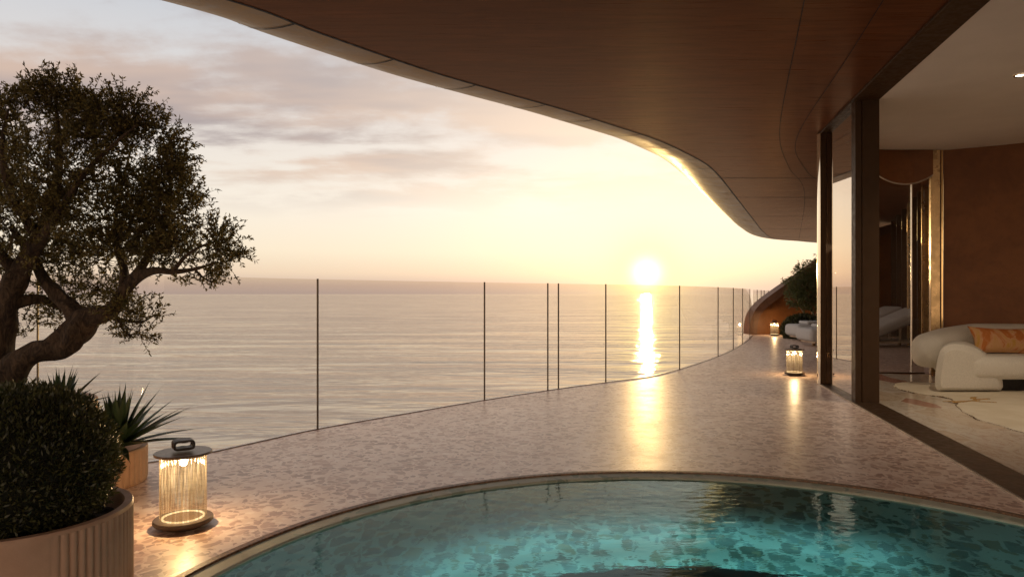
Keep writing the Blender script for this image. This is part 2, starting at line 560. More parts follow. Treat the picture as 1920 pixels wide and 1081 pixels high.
def add_tube(bm, pts, rads, n=8, cap=True, wob=0.0, flat=1.0):
    pts = [Vector(p) for p in pts]
    rings = []
    up = Vector((0, 0, 1))
    prev = None
    for i, p in enumerate(pts):
        t = (pts[min(i + 1, len(pts) - 1)] - pts[max(i - 1, 0)]).normalized()
        if prev is None:
            x = t.orthogonal().normalized()
        else:
            x = (prev - t * prev.dot(t)).normalized()
        prev = x
        y = t.cross(x)
        ring = []
        for k in range(n):
            a = 2 * math.pi * k / n
            r = rads[i]
            if wob:
                q = p * 9 + (x * math.cos(a) + y * math.sin(a)) * 1.6
                r *= 1 + wob * mnoise.noise(q) * 1.6 + wob * .5 * math.sin(3 * a + i * .35)
            ring.append(bm.verts.new(p + (x * math.cos(a) + y * math.sin(a) * flat) * r))
        rings.append(ring)
    for a, b in zip(rings[:-1], rings[1:]):
        for k in range(n):
            bm.faces.new((a[k], a[(k + 1) % n], b[(k + 1) % n], b[k]))
    if cap and n > 2:
        bm.faces.new(rings[0][::-1]); bm.faces.new(rings[-1])


def spline(pts, per=10):
    """Catmull-Rom (centripetal-ish) through points of any dimension"""
    P = [np.array(p, float) for p in pts]
    P = [2 * P[0] - P[1]] + P + [2 * P[-1] - P[-2]]
    out = []
    for i in range(1, len(P) - 2):
        p0, p1, p2, p3 = P[i - 1:i + 3]
        for k in range(per):
            u = k / per
            out.append(.5 * (2 * p1 + (p2 - p0) * u + (2 * p0 - 5 * p1 + 4 * p2 - p3) * u * u + (3 * p1 - p0 - 3 * p2 + p3) * u ** 3))
    out.append(P[-2])
    return np.array(out)


def resample(c, step):
    c = np.asarray(c, float)
    d = np.r_[0, np.cumsum(np.linalg.norm(np.diff(c[:, :2], axis=0), axis=1))]
    n = max(2, int(round(d[-1] / step)) + 1)
    s = np.linspace(0, d[-1], n)
    return np.stack([np.interp(s, d, c[:, k]) for k in range(c.shape[1])], 1)


def normals2(c):
    t = np.gradient(c[:, :2], axis=0)
    t /= np.linalg.norm(t, axis=1)[:, None]
    return np.stack([-t[:, 1], t[:, 0]], 1)     # left of travel


def flat_poly(loops, z):
    """planar polygon with holes"""
    bm = bmesh.new()
    es = []
    for lp in loops:
        vs = [bm.verts.new((p[0], p[1], z)) for p in lp]
        es += [bm.edges.new((vs[i], vs[(i + 1) % len(vs)])) for i in range(len(vs))]
    bmesh.ops.triangle_fill(bm, use_beauty=True, use_dissolve=False, edges=es, normal=(0, 0, 1))
    for f in bm.faces:
        if f.normal.z < 0: f.normal_flip()
    return bm


def wall_strip(bm, c, z0, z1, th, side=1):
    """vertical slab that follows a plan polyline; thickness th to its left (side=1)"""
    c = np.asarray(c, float)
    nn = normals2(c) * th * side
    rows = []
    for p, q in zip(c, nn):
        rows.append([bm.verts.new((p[0], p[1], z0)), bm.verts.new((p[0], p[1], z1)),
                     bm.verts.new((p[0] + q[0], p[1] + q[1], z1)), bm.verts.new((p[0] + q[0], p[1] + q[1], z0))])
    for a, b in zip(rows[:-1], rows[1:]):
        for k in range(4):
            bm.faces.new((a[k], b[k], b[(k + 1) % 4], a[(k + 1) % 4]))
    bm.faces.new(rows[0][::-1]); bm.faces.new(rows[-1])


F = 1280.0


def at(px, py, Y):
    """point of the photograph's ray (px, py) at distance Y"""
    return Vector(((px - 960) / F * Y, Y, 1.1 - (py - 551) / F * Y))


# ------------------------------------------------------------------ sea and terrace
SEA_Z = -6.0
bm = bmesh.new()
L = 45000
xs = [-L, -2000, -200, 0, 200, 2000, L]
ys = [-L, -300, 0, 200, 2000, L]
g = [[bm.verts.new((x, y, SEA_Z)) for y in ys] for x in xs]
for i in range(len(xs) - 1):
    for j in range(len(ys) - 1):
        bm.faces.new((g[i][j], g[i + 1][j], g[i + 1][j + 1], g[i][j + 1]))
tag(from_bm('sea', bm, M['sea'], recalc=False), kind='structure')

RAIL = [(-5.3, -5), (-5.3, -2.4), (-5.25, 0), (-5.0, 2.3), (-4.35, 3.65), (-3.6, 4.14), (-2.98, 4.30), (-2.62, 4.39), (-2.39, 4.50), (-2.165, 4.72), (-1.93, 5.10),
        (-1.624, 5.587), (-.98, 6.35), (-.322, 7.11), (.497, 7.95), (1.133, 8.53), (1.85, 9.22), (2.40, 9.99), (3.0, 11.0), (3.57, 12.03), (4.22, 13.3), (4.86, 14.67),
        (5.7, 16.55), (6.50, 18.5), (7.7, 21.2), (9.0, 24), (10.8, 26.6), (14, 28), (22, 28.3)]
rail = resample(spline(RAIL, 12), .12)
POOL = np.array((.80, 2.07)); PR = 2.19
circ = lambda r, n=160: [(POOL[0] + r * math.cos(2 * math.pi * i / n), POOL[1] + r * math.sin(2 * math.pi * i / n)) for i in range(n)]
outer = [tuple(p) for p in rail] + [(22, -5.0)]
bm = flat_poly([outer, circ(PR)], 0.0)
# slab edge
for a, b in zip(rail[:-1], rail[1:]):
    v = [bm.verts.new((a[0], a[1], 0)), bm.verts.new((b[0], b[1], 0)), bm.verts.new((b[0], b[1], -.45)), bm.verts.new((a[0], a[1], -.45))]
    bm.faces.new(v)
bmesh.ops.remove_doubles(bm, verts=bm.verts[:], dist=1e-5)
tag(from_bm('terrace_floor', bm, M['terrazzo'], recalc=False), kind='structure')

# ------------------------------------------------------------------ plunge pool
pool = empty('plunge_pool', (POOL[0], POOL[1], 0))
tag(pool, 'round sunken plunge pool lined with green terrazzo at the front of the terrace', 'pool')


def ring(bm, r0, r1, z, n=160):
    a = [bm.verts.new((r0 * math.cos(2 * math.pi * i / n), r0 * math.sin(2 * math.pi * i / n), z)) for i in range(n)]
    b = [bm.verts.new((r1 * math.cos(2 * math.pi * i / n), r1 * math.sin(2 * math.pi * i / n), z)) for i in range(n)]
    for i in range(n):
        bm.faces.new((a[i], b[i], b[(i + 1) % n], a[(i + 1) % n]))


bm = bmesh.new(); add_lathe(bm, [(PR + .004, .0), (PR + .002, .003), (2.158, .003), (2.155, -.03)], 200); from_bm('trim_ring', bm, M['brown_joint'], pool, recalc=False)
bm = bmesh.new(); add_lathe(bm, [(2.156, -.006), (2.08, -.010), (2.072, -.016), (2.07, -.06)], 200, ); from_bm('ledge', bm, M['pool_ledge'], pool, False, recalc=False)
PD = -1.03
bm = bmesh.new(); add_lathe(bm, [(2.071, -.04), (2.05, -.3), (2.0, PD + .1), (1.96, PD + .03), (1.9, PD), (1.72, PD)], 160); from_bm('basin', bm, M['pool_stone'], pool, True, recalc=False)
bm = bmesh.new(); add_lathe(bm, [(1.722, PD + .0), (1.70, PD - .3), (1.2, PD - .45), (0, PD - .45)], 120); from_bm('well', bm, M['pool_dark'], pool, True, recalc=False)
bm = bmesh.new()
add_lathe(bm, [(2.0755, -.022), (1.0, -.022), (0, -.022)], 120)
for f in bm.faces:
    f.normal_update()
    if f.normal.z < 0: f.normal_flip()
wt = from_bm('pool_water', bm, M['water'], None, recalc=False); wt.location = (POOL[0], POOL[1], 0)
tag(wt, kind='structure')
for k in range(18):
    ang = 5 + 10 * k
    low = 50 <= ang <= 125
    ld = bpy.data.lights.new('underwater_lamp', 'SPOT'); ld.energy = 1.5 if low else .5; ld.color = (.36, .96, 1.0); ld.shadow_soft_size = .1
    ld.spot_size = R(165); ld.spot_blend = 1.0
    lo = bpy.data.objects.new('underwater_lamp', ld); COL.objects.link(lo); lo.parent = pool
    rr = 1.64 if low else 1.35
    lo.location = (rr * math.cos(R(ang)), rr * math.sin(R(ang)), PD + (.13 if low else .35))
    tgt = Vector((2.0 * math.cos(R(ang)), 2.0 * math.sin(R(ang)), PD - (.05 if low else -.4))) - lo.location
    lo.rotation_euler = tgt.to_track_quat('-Z', 'Y').to_euler()

# ------------------------------------------------------------------ canopy
SZ = 3.07
SOF = [(-6.2, -5), (-6.1, -2), (-5.6, .5), (-4.5, 2.2), (-3.2, 3.45), (-1.895, 4.577), (-1.45, 5.157), (-.76, 6.0), (-.094, 6.67), (.584, 7.33), (1.259, 8.056), (1.881, 8.756),
       (2.465, 9.588), (2.979, 10.42), (3.559, 11.62), (4.68, 14.17), (6.48, 18.27), (8.0, 21.7), (9.4, 24.3), (11.2, 25.4), (14, 25.7), (24, 25.9)]
sof = resample(spline(SOF, 14), .12)
nrm = normals2(sof)
arc = np.r_[0, np.cumsum(np.linalg.norm(np.diff(sof, axis=0), axis=1))]
canopy = empty('roof_canopy', (3, 6, SZ))
tag(canopy, 'sweeping dark wood veneer roof canopy with rounded bronze edge over the terrace', 'canopy')


def kid(o, root):
    """parent while keeping the mesh written in world coordinates"""
    o.parent = root
    o.matrix_parent_inverse = root.matrix_basis.inverted()
    return o


bm = flat_poly([[tuple(p) for p in sof] + [(24, -5)]], SZ)
for f in bm.faces: f.normal_flip()
kid(from_bm('soffit', bm, M['soffit'], recalc=False), canopy)
bm = flat_poly([[(p[0] + q[0] * .7, p[1] + q[1] * .7) for p, q in zip(sof, nrm)][::4] + [(24, -5)]], SZ + .9)
kid(from_bm('roof', bm, M['pale_trim'], recalc=False), canopy)
corner = float(np.interp(24.0, sof[:, 1][:np.argmax(sof[:, 1])], arc[:np.argmax(sof[:, 1])]))


def edge_er(s):
    k = min(1, max(0, (s - corner - 1.2) / 5.0)); k = k * k * (3 - 2 * k)
    return .80 + 3.2 * k, .34 - .16 * k


NP = 18


def edge_pt(i, a):
    e, r = edge_er(arc[i])
    o = e * math.sin(a)
    return (sof[i, 0] + nrm[i, 0] * o, sof[i, 1] + nrm[i, 1] * o, SZ + r * (1 - math.cos(a)))


bm = bmesh.new()
rows = []
for i in range(len(sof)):
    row = [bm.verts.new(edge_pt(i, math.pi / 2 * k / (NP - 1))) for k in range(NP)]
    p = row[-1].co
    row.append(bm.verts.new((p.x, p.y, SZ + .92)))
    rows.append(row)
for a, b in zip(rows[:-1], rows[1:]):
    for k in range(NP):
        bm.faces.new((a[k], a[k + 1], b[k + 1], b[k]))
kid(from_bm('edge_trim', bm, M['edge'], None, True, recalc=False), canopy)

# joints: the dark line where soffit meets edge, cross joints on the edge, long joints on the soffit
bm = bmesh.new()
def strip3(bm, pts, wdir, hw):
    vs = []
    for p, d in zip(pts, wdir):
        p = Vector(p); d = Vector(d)
        vs.append((bm.verts.new(p - d * hw), bm.verts.new(p + d * hw)))
    for a, b in zip(vs[:-1], vs[1:]):
        bm.faces.new((a[0], a[1], b[1], b[0]))
strip3(bm, [(p[0], p[1], SZ - .004) for p in sof], [(q[0], q[1], 0) for q in nrm], .011)
s = 0.45
while s < arc[-1] - .3:
    i = int(np.searchsorted(arc, s))
    if sof[i, 1] > 2.5 :
        t = Vector((nrm[i, 1], -nrm[i, 0], 0))
        pts = []
        for k in range(NP):
            p = Vector(edge_pt(i, math.pi / 2 * k / (NP - 1)))
            pts.append(p + Vector((nrm[i, 0], nrm[i, 1], -1)) * .004)
        strip3(bm, pts, [t] * NP, .007)
    s += .93
for path in ([(1.2, 2.4), (1.96, 4.58), (3.25, 8.29), (4.30, 10.6), (5.94, 13.85), (10.5, 25)], [(1.75, 1.9), (2.72, 5.42), (3.63, 8.72), (4.7, 10.9), (6.6, 14.2), (11.2, 25)]):
    c = spline(path, 10); q = normals2(c)
    strip3(bm, [(p[0], p[1], SZ - .004) for p in c], [(k[0], k[1], 0) for k in q], .0035)
for Y in (11.6, 13.9, 17.3, 20.6, 23.6):
    x0 = float(np.interp(Y, sof[:, 1][:np.argmax(sof[:, 1])], sof[:, 0][:np.argmax(sof[:, 1])]))
    strip3(bm, [(x0, Y, SZ - .0045), (x0 + 9, Y, SZ - .0045)], [(0, 1, 0)] * 2, .014)
kid(from_bm('panel_joints', bm, M['dark_joint'], recalc=False), canopy)

# ------------------------------------------------------------------ sliding facade along the terrace
DV = Vector((.2139, .9769, 0)); NV = Vector((.9769, -.2139, 0)); W0 = Vector((1.926, 0, 0))
WROT = math.atan2(DV.y, DV.x)


def wpt(u, n, z=0):
    return W0 + DV * u + NV * n + Vector((0, 0, z))


def wbox(bm, u0, u1, n0, n1, z0, z1, bevel=0.003):
    c = wpt((u0 + u1) / 2, (n0 + n1) / 2, (z0 + z1) / 2)
    add_box(bm, c, (u1 - u0, n1 - n0, z1 - z0), WROT, bevel)


fac = empty('sliding_facade', tuple(wpt(7.1, .12)))
tag(fac, 'dark bronze sliding glass facade frame with two slim columns between terrace and living room', 'facade')
bm = bmesh.new(); wbox(bm, -5.0, 8.62, 0, .25, -.02, .014); kid(from_bm('threshold', bm, M['bronze_flat']), fac)
bm = bmesh.new(); wbox(bm, -5.0, 8.62, -.014, -.001, -.02, .010, .001); kid(from_bm('threshold_edging', bm, M['pale_trim']), fac)
bm = bmesh.new(); wbox(bm, -5.0, 8.62, 0, .25, 3.045, 3.0695); kid(from_bm('head_rail', bm, M['bronze']), fac)
bm = bmesh.new(); wbox(bm, 7.05, 7.20, .028, .083, .012, 3.047); wbox(bm, 7.062, 7.19, .0835, .0915, .012, 3.047, 0); wbox(bm, 7.05, 7.20, .092, .25, .012, 3.047)
kid(from_bm('column', bm, M['bronze']), fac)
bm = bmesh.new(); wbox(bm, 8.46, 8.61, .004, .062, .012, 3.047); kid(from_bm('column', bm, M['bronze']), fac)
bm = bmesh.new(); add_tube(bm, [(0, 0, .012), (0, 0, 1.5), (0, 0, 3.045)], [1, 1, 1], 48)
for v in bm.verts:
    a_ = math.atan2(v.co.y, v.co.x); q_ = wpt(8.535 + .078 * math.cos(a_), -.004 + .013 * math.sin(a_)); v.co = (q_.x, q_.y, v.co.z)
kid(from_bm('column_trim', bm, m_simple('champagne_metal', (.92, .82, .66), .10, metal=1.0, var=.03), None, True), fac)
bm = bmesh.new(); wbox(bm, 7.201, 8.60, .064, .076, .015, 3.044, 0); kid(from_bm('glass_panel', bm, M['door_glass']), fac)

# curved glazing at the far end of the room
cg = resample(spline([(4.05, 8.40), (4.15, 8.75), (4.40, 9.12), (4.75, 9.38), (5.15, 9.47), (5.70, 9.44)], 10), .06)
glz = empty('curved_glazing', (4.9, 9.4, 0))
tag(glz, 'curved clear glass screen closing the far end of the living room', 'glazing')
bm = bmesh.new(); wall_strip(bm, cg, .012, 3.05, .012, 1); kid(from_bm('glass_panel', bm, M['clear_glass'], None, True), glz)
bm = bmesh.new(); wall_strip(bm, [p + q * -.03 for p, q in zip(cg, normals2(cg))], -.01, .016, .07, 1); kid(from_bm('sill', bm, M['bronze'], None), glz)
hd = resample(spline([(4.20, 8.35), (4.45, 8.85), (4.90, 9.22), (5.35, 9.30), (5.70, 9.24)], 10), .06)
def sag(bm, z0):  # arches the lower edge to imitate a reflected curve in the glass
    for v in bm.verts:
        if v.co.z < 3:
            q = (960 + F * v.co.x / v.co.y - 1698) / 52
            v.co.z = v.co.z - z0 + 2.72 - .115 * max(-.6, 1 - q * q)


bm = bmesh.new(); wall_strip(bm, hd, 2.66, 3.068, .06, 1); sag(bm, 2.66)
kid(from_bm('reflection_band', bm, M['wall'], None), glz)  # solid band standing in for a reflection in the curved glazing
bm = bmesh.new(); wall_strip(bm, [p + q * -.004 for p, q in zip(hd, normals2(hd))], 2.648, 2.6595, .07, 1); sag(bm, 2.66); kid(from_bm('reflection_trim', bm, M['pale_trim'], None), glz)
bm = bmesh.new(); add_box(bm, (5.515, 9.425, 1.35), (.013, .03, 2.66), 0, .002); kid(from_bm('mullion', bm, m_simple('pale_metal', (.92, .85, .74), .2, metal=1.0, var=.03), None), glz)

# brass column and cognac wall
bc = empty('brass_column', (5.80, 9.33, 0))
tag(bc, 'square brushed brass column at the end of the cognac wall behind the sofa', 'column')
bm = bmesh.new(); add_box(bm, (5.775, 9.33, 1.54), (.11, .12, 3.06), -.35, .004); kid(from_bm('shaft', bm, M['brass_worn']), bc)
bm = bmesh.new(); add_box(bm, (5.835, 9.262, 1.54), (.022, .02, 3.06), -.35, .002); kid(from_bm('edge_strip', bm, M['brass']), bc)
iw = resample(spline([(5.86, 9.27), (6.25, 9.06), (6.75, 8.72), (7.6, 8.0), (8.6, 6.7), (9.3, 5.0), (9.6, 2), (9.6, -4.7)], 10), .12)
bm = bmesh.new(); wall_strip(bm, iw, 0.0, 3.06, .2, 1)
tag(from_bm('living_room_wall', bm, M['wall'], None, False), 'curved cognac brown plaster wall behind the cream sofa', 'wall')

# room floor and ceiling
inner = [tuple(wpt(u, .25)[:2]) for u in (-4.6, 0, 4, 8.3)]
floor_loop = inner + [tuple(p) for p in cg[2:] - normals2(cg)[2:] * .03] + [tuple(p) for p in iw]
bm = flat_poly([floor_loop], .004)
tag(from_bm('room_floor', bm, M['marble'], recalc=False), kind='structure')
ceil_loop = inner[:3] + [tuple(wpt(7.6, .25)[:2])] + [tuple(p) for p in spline([(3.98, 8.05), (4.12, 8.5), (4.45, 8.98), (4.95, 9.22), (5.75, 9.24)], 8)] + [tuple(p) for p in iw]
bm = flat_poly([ceil_loop], 3.052)
for f in bm.faces: f.normal_flip()
tag(from_bm('ceiling', bm, M['white_ceiling'], recalc=False), kind='structure')

dl = empty('downlight', (4.53, 6.08, 3.05))
tag(dl, 'small round recessed downlight glowing in the white ceiling', 'downlight')
bm = bmesh.new(); add_lathe(bm, [(.055, -.002), (.055, -.008), (.04, -.008), (.038, -.003)], 32); from_bm('bezel', bm, M['brass_worn'], dl, True)
bm = bmesh.new(); add_lathe(bm, [(.038, -.0045), (0, -.0045)], 32); from_bm('lens', bm, M['spot'], dl, recalc=False)
ld = bpy.data.lights.new('downlight_lamp', 'SPOT'); ld.energy = 85; ld.color = (1, .80, .56); ld.spot_size = R(110); ld.spot_blend = 1; ld.shadow_soft_size = .03
lo = bpy.data.objects.new('downlight_lamp', ld); COL.objects.link(lo); lo.parent = dl; lo.location = (0, 0, -.02)

# ------------------------------------------------------------------ far wing and end wall
wing = empty('wing_facade', (9, 15.2, 0))
tag(wing, 'dark panelled wing facade with slim brass fins standing in for reflections, beyond the loungers', 'facade')
wa, wb = Vector((7.35, 11.9, 0)), Vector((10.7, 19.2, 0))
bm = bmesh.new(); wall_strip(bm, [(wa.x, wa.y), (wb.x, wb.y)], 0, 3.06, .2, -1); kid(from_bm('wall_panel', bm, M['dark_panel']), wing)
wd = (wb - wa); wr = math.atan2(wd.y, wd.x); wn = Vector((-wd.y, wd.x, 0)).normalized()
for k, f in enumerate((.06, .14, .24, .36, .50, .66, .84)):  # fins modelled in place of reflections seen in the curved glass
    bm = bmesh.new(); add_box(bm, wa + wd * f + wn * .07 + Vector((0, 0, 1.52)), (.07, .12, 3.04), wr, .004)
    kid(from_bm('reflection_fin', bm, M['brass_worn'] if k in (0, 3) else M['bronze']), wing)

EY = 18.55
prof = [(6.46, 0), (6.47, .22), (6.51, .45), (6.62, .68), (6.86, .94), (7.35, 1.30), (7.70, 1.53), (8.3, 1.95), (9.2, 2.5), (10.0, 2.88), (10.5, 3.03)]
pc = spline(prof, 8)
ew = empty('end_wall', (8.5, EY, 0))
tag(ew, 'cognac brown end wall with a swooping curved rim at the far end of the terrace', 'wall')
pn = normals2(pc)          # left of travel = outward/up
bm = bmesh.new()
inn = [(p[0] - q[0] * .20, max(0, p[1] - q[1] * .20)) for p, q in zip(pc, pn)]
rows = [[bm.verts.new((p[0], EY, p[1])), bm.verts.new((p[0], EY + .5, p[1])), bm.verts.new((q[0], EY + .5, q[1])), bm.verts.new((q[0], EY, q[1]))] for p, q in zip(pc, inn)]
for a, b in zip(rows[:-1], rows[1:]):
    for k in range(4): bm.faces.new((a[k], b[k], b[(k + 1) % 4], a[(k + 1) % 4]))
kid(from_bm('rim', bm, m_simple('rim_plaster', (.16, .08, .047), .6, var=.15)), ew)
bm = bmesh.new()
lp = inn + [(14, 3.03), (14, 0)]
fr = [bm.verts.new((p[0], EY + .14, p[1])) for p in lp]
bk = [bm.verts.new((p[0], EY + .40, p[1])) for p in lp]
bm.faces.new(fr); bm.faces.new(bk[::-1])
for i in range(len(lp)): bm.faces.new((fr[i], bk[i], bk[(i + 1) % len(lp)], fr[(i + 1) % len(lp)]))
kid(from_bm('wall_panel', bm, M['wall']), ew)

# ------------------------------------------------------------------ glass railing
rl = empty('glass_railing', (1.1, 8.5, 0))
tag(rl, 'frameless glass railing with slim dark posts curving along the terrace edge', 'railing')
GH = 1.225
rs = np.r_[0, np.cumsum(np.linalg.norm(np.diff(rail, axis=0), axis=1))]
rn = normals2(rail)


def s_at(px):
    """arc length where the railing crosses a bearing"""
    k = (px - 960) / F
    for i in range(len(rail) - 1):
        a, b = rail[i], rail[i + 1]
        fa, fb = a[0] - k * a[1], b[0] - k * b[1]
        if a[1] > 1 and fa <= 0 <= fb:
            return rs[i] + (rs[i + 1] - rs[i]) * (-fa) / (fb - fa + 1e-9)
post_s = [s_at(p) for p in (78, 588, 902, 1021, 1041, 1130, 1268, 1341, 1370, 1388, 1402)]
rear = list(np.arange(1.0, post_s[0] - .8, 1.5))
post_s = rear + post_s
s_end = float(np.interp(18.4, rail[:, 1][:np.argmax(rail[:, 1])], rs[:np.argmax(rail[:, 1])]))
tail = list(np.arange(s_end + 1.4, rs[-1] - 4, 1.5))


def rpt(s, off=0.0):
    i = min(len(rail) - 2, max(0, int(np.searchsorted(rs, s)) - 1))
    u = (s - rs[i]) / (rs[i + 1] - rs[i])
    p = rail[i] * (1 - u) + rail[i + 1] * u
    n = rn[i]
    return Vector((p[0] - n[0] * off, p[1] - n[1] * off, 0)), math.atan2(-n[0], n[1])


INS = .05
for s in post_s + tail:
    p, a = rpt(s, INS)
    bm = bmesh.new(); add_box(bm, p + Vector((0, 0, GH / 2)), (.0085, .016, GH), a, .001)
    kid(from_bm('post', bm, M['post']), rl)
bounds = [0.05] + post_s + [s_end] + tail
for a, b in zip(bounds[:-1], bounds[1:]):
    ss = np.arange(a + .009, b - .008, .12).tolist() + [b - .009]
    if len(ss) < 2: continue
    c = np.array([rpt(s, INS)[0][:2] for s in ss])
    bm = bmesh.new(); wall_strip(bm, c, .012, GH - .004, .012, 1)
    if abs(b - s_end) < 1e-6:
        for v in bm.verts:
            if v.co.z > .5:
                k = max(0, min(1, (v.co.y - 15.4) / 3.0)); v.co.z -= .62 * (1 - math.cos(k * math.pi / 2)) ** 1.0
    kid(from_bm('glass_panel', bm, M['rail_glass'], None, True), rl)
cc = np.array([rpt(s, INS)[0][:2] for s in np.arange(.05, rs[-1] - .3, .15)])
bm = bmesh.new(); wall_strip(bm, [p + q * -.006 for p, q in zip(cc, normals2(cc))], -.01, .006, .022, 1)
kid(from_bm('base_channel', bm, M['lantern_metal']), rl)

# ------------------------------------------------------------------ lanterns
def make_lantern():
    root = empty('lantern', (0, 0, 0))
    bm = bmesh.new(); add_lathe(bm, [(0, 0), (.085, 0), (.09, .012), (.126, .020), (.132, .028), (.132, .038), (.128, .043), (0, .043)], 56); from_bm('base', bm, m_simple('dark_base_wood', (.055, .036, .024), .5, var=.2), root, False)
    NR = 34
    bm = bmesh.new()
    wob = lambda a, r, z: .0042 * (abs(math.sin(a * NR / 2)) - .5)
    add_lathe(bm, [(.100, .0445), (.100, .12), (.100, .20), (.100, .28), (.100, .341)], NR * 6, wob=wob)
    from_bm('glass_cylinder', bm, M['ribbed_glass'], root, True)
    bm = bmesh.new(); add_lathe(bm, [(0, .342), (.122, .342), (.127, .345), (.127, .352), (.124, .355), (0, .355)], 56); from_bm('lid', bm, M['lantern_metal'], root, False)
    bm = bmesh.new()
    hp = []
    for k in range(24):
        a = 2 * math.pi * k / 24
        cx, cz = math.cos(a), math.sin(a)
        sx = math.copysign(abs(cx) ** .45, cx) * .050; sz = math.copysign(abs(cz) ** .55, cz) * .024
        hp.append((sx * .94, sz * 1.0))
    rows = []
    for (x, z) in hp:
        k = 1 - .010 / max(.02, math.hypot(x, z))
        rows.append([bm.verts.new((x, -.032, .388 + z)), bm.verts.new((x, .032, .388 + z)), bm.verts.new((x * k, .032, .388 + z * k * .8)), bm.verts.new((x * k, -.032, .388 + z * k * .8))])
    for i in range(24):
        a, b = rows[i], rows[(i + 1) % 24]
        for k in range(4): bm.faces.new((a[k], b[k], b[(k + 1) % 4], a[(k + 1) % 4]))
    from_bm('handle', bm, M['leather'], root, True)
    bm = bmesh.new(); add_lathe(bm, [(.014, .3415), (.016, .325), (.014, .322), (0, .322)], 20); from_bm('lamp_holder', bm, M['brass_worn'], root, True)
    bm = bmesh.new(); bmesh.ops.create_uvsphere(bm, u_segments=16, v_segments=10, radius=.017); bmesh.ops.translate(bm, vec=(0, 0, .303), verts=bm.verts); from_bm('bulb', bm, M['bulb'], root, True)
    bm = bmesh.new(); add_lathe(bm, [(.094, .0435), (.094, .049), (.086, .049), (.086, .0435)], 48); from_bm('light_ring', bm, M['led'], root, True)
    ld = bpy.data.lights.new('lantern_lamp', 'POINT'); ld.energy = 6.5; ld.color = (1, .68, .34); ld.shadow_soft_size = .012
    lo = bpy.data.objects.new('lantern_lamp', ld); COL.objects.link(lo); lo.parent = root; lo.location = (0, 0, .265)
    return root


def copy_tree(o, parent=None):
    c = o.copy(); COL.objects.link(c); c.parent = parent
    for ch in o.children: copy_tree(ch, c)
    return c


lan = make_lantern()
spots = [((-1.56, 3.24), .62, 'lit ribbed glass lantern standing beside the terracotta planter, the nearest lantern'),
         ((3.83, 9.26), .15, 'lit ribbed glass lantern standing beside the slim bronze column'),
         ((6.94, 18.05), .3, 'lit ribbed glass lantern standing in front of the curved cognac end wall')]
for i, ((x, y), rz, lab) in enumerate(spots):
    o = lan if i == 0 else copy_tree(lan)
    o.location = (x, y, 0.0); o.rotation_euler = (0, 0, rz)
    tag(o, lab, 'lantern', 'lanterns on the terrace floor')


# ------------------------------------------------------------------ planters
def make_planter(c, r, h, label, smooth_dir=None, nf=84):
    root = empty('planter', (c[0], c[1], 0))
    tag(root, label, 'planter', 'terracotta planters at the terrace edge')
    n = nf * 8

    def wob(a, rr, z):
        if rr < r * .97 or z > h - .014 or z < .02: return 0
        k = 1.0
        if smooth_dir is not None:
            dd = abs((a - smooth_dir + math.pi) % (2 * math.pi) - math.pi)
            k = max(0, min(1, (dd - R(20)) / R(12)))
        return -.011 * k * (1 - abs(math.sin(a * nf / 2)) ** .7)
    pr = [(r * .96, 0.0), (r * .985, .008), (r, .021), (r, .05), (r, h * .5), (r, h - .0145), (r, h - .0135), (r, h - .006), (r - .004, h), (r - .03, h), (r - .036, h - .01), (r - .04, h - .12)]
    bm = bmesh.new(); add_lathe(bm, pr, n, wob=wob)
    from_bm('pot', bm, M['planter'], root, True, recalc=False)
    bm = bmesh.new(); add_lathe(bm, [(r - .038, h - .07), (r * .5, h - .05), (0, h - .045)], 48, wob=lambda a, rr, z: .01 * math.sin(7 * a))
    from_bm('soil', bm, M['soil'], root, True, recalc=False)
    return root


make_planter((-1.757, 2.46), .345, .32, 'large fluted terracotta planter holding the round clipped bush, nearest the camera', math.atan2(-2.46, 1.2), 76)
make_planter((-2.45, 3.97), .295, .205, 'small fluted terracotta planter behind the lantern, holding the right-hand spiky plant', None, 44)
make_planter((-2.45, 3.27), .40, .58, 'tall terracotta planter behind the clipped bush, holding the gnarled olive tree', None, 60)


# ------------------------------------------------------------------ leaves
def unit(v):
    return v / (np.linalg.norm(v, axis=-1, keepdims=True) + 1e-9)


def leaf_arrays(pos, dirs, length, width, fold=.25):
    """diamond leaves: base, side, tip, side"""
    n = len(pos)
    ref = unit(rng.normal(size=(n, 3)))
    side = unit(np.cross(dirs, ref))
    nor = np.cross(side, dirs)
    length = np.broadcast_to(length, (n,))[:, None]; width = np.broadcast_to(width, (n,))[:, None]
    mid = pos + dirs * length * .48
    v = np.empty((n, 4, 3))
    v[:, 0] = pos
    v[:, 1] = mid + side * width * .5 + nor * width * fold
    v[:, 2] = pos + dirs * length
    v[:, 3] = mid - side * width * .5 + nor * width * fold
    f = np.arange(n * 4).reshape(n, 4)
    return v.reshape(-1, 3), f


def twig_arrays(a, b, r):
    """thin three-sided twigs from a to b"""
    n = len(a)
    d = unit(b - a)
    s = unit(np.cross(d, unit(rng.normal(size=(n, 3)))))
    t = np.cross(d, s)
    v = np.empty((n, 6, 3))
    for k in range(3):
        q = s * math.cos(k * 2.094) + t * math.sin(k * 2.094)
        v[:, k] = a + q * r
        v[:, 3 + k] = b + q * r * .35
    base = (np.arange(n) * 6)[:, None]
    f = np.concatenate([base + np.array([[k, (k + 1) % 3, 3 + (k + 1) % 3, 3 + k]]) for k in range(3)], 0)
    return v.reshape(-1, 3), f


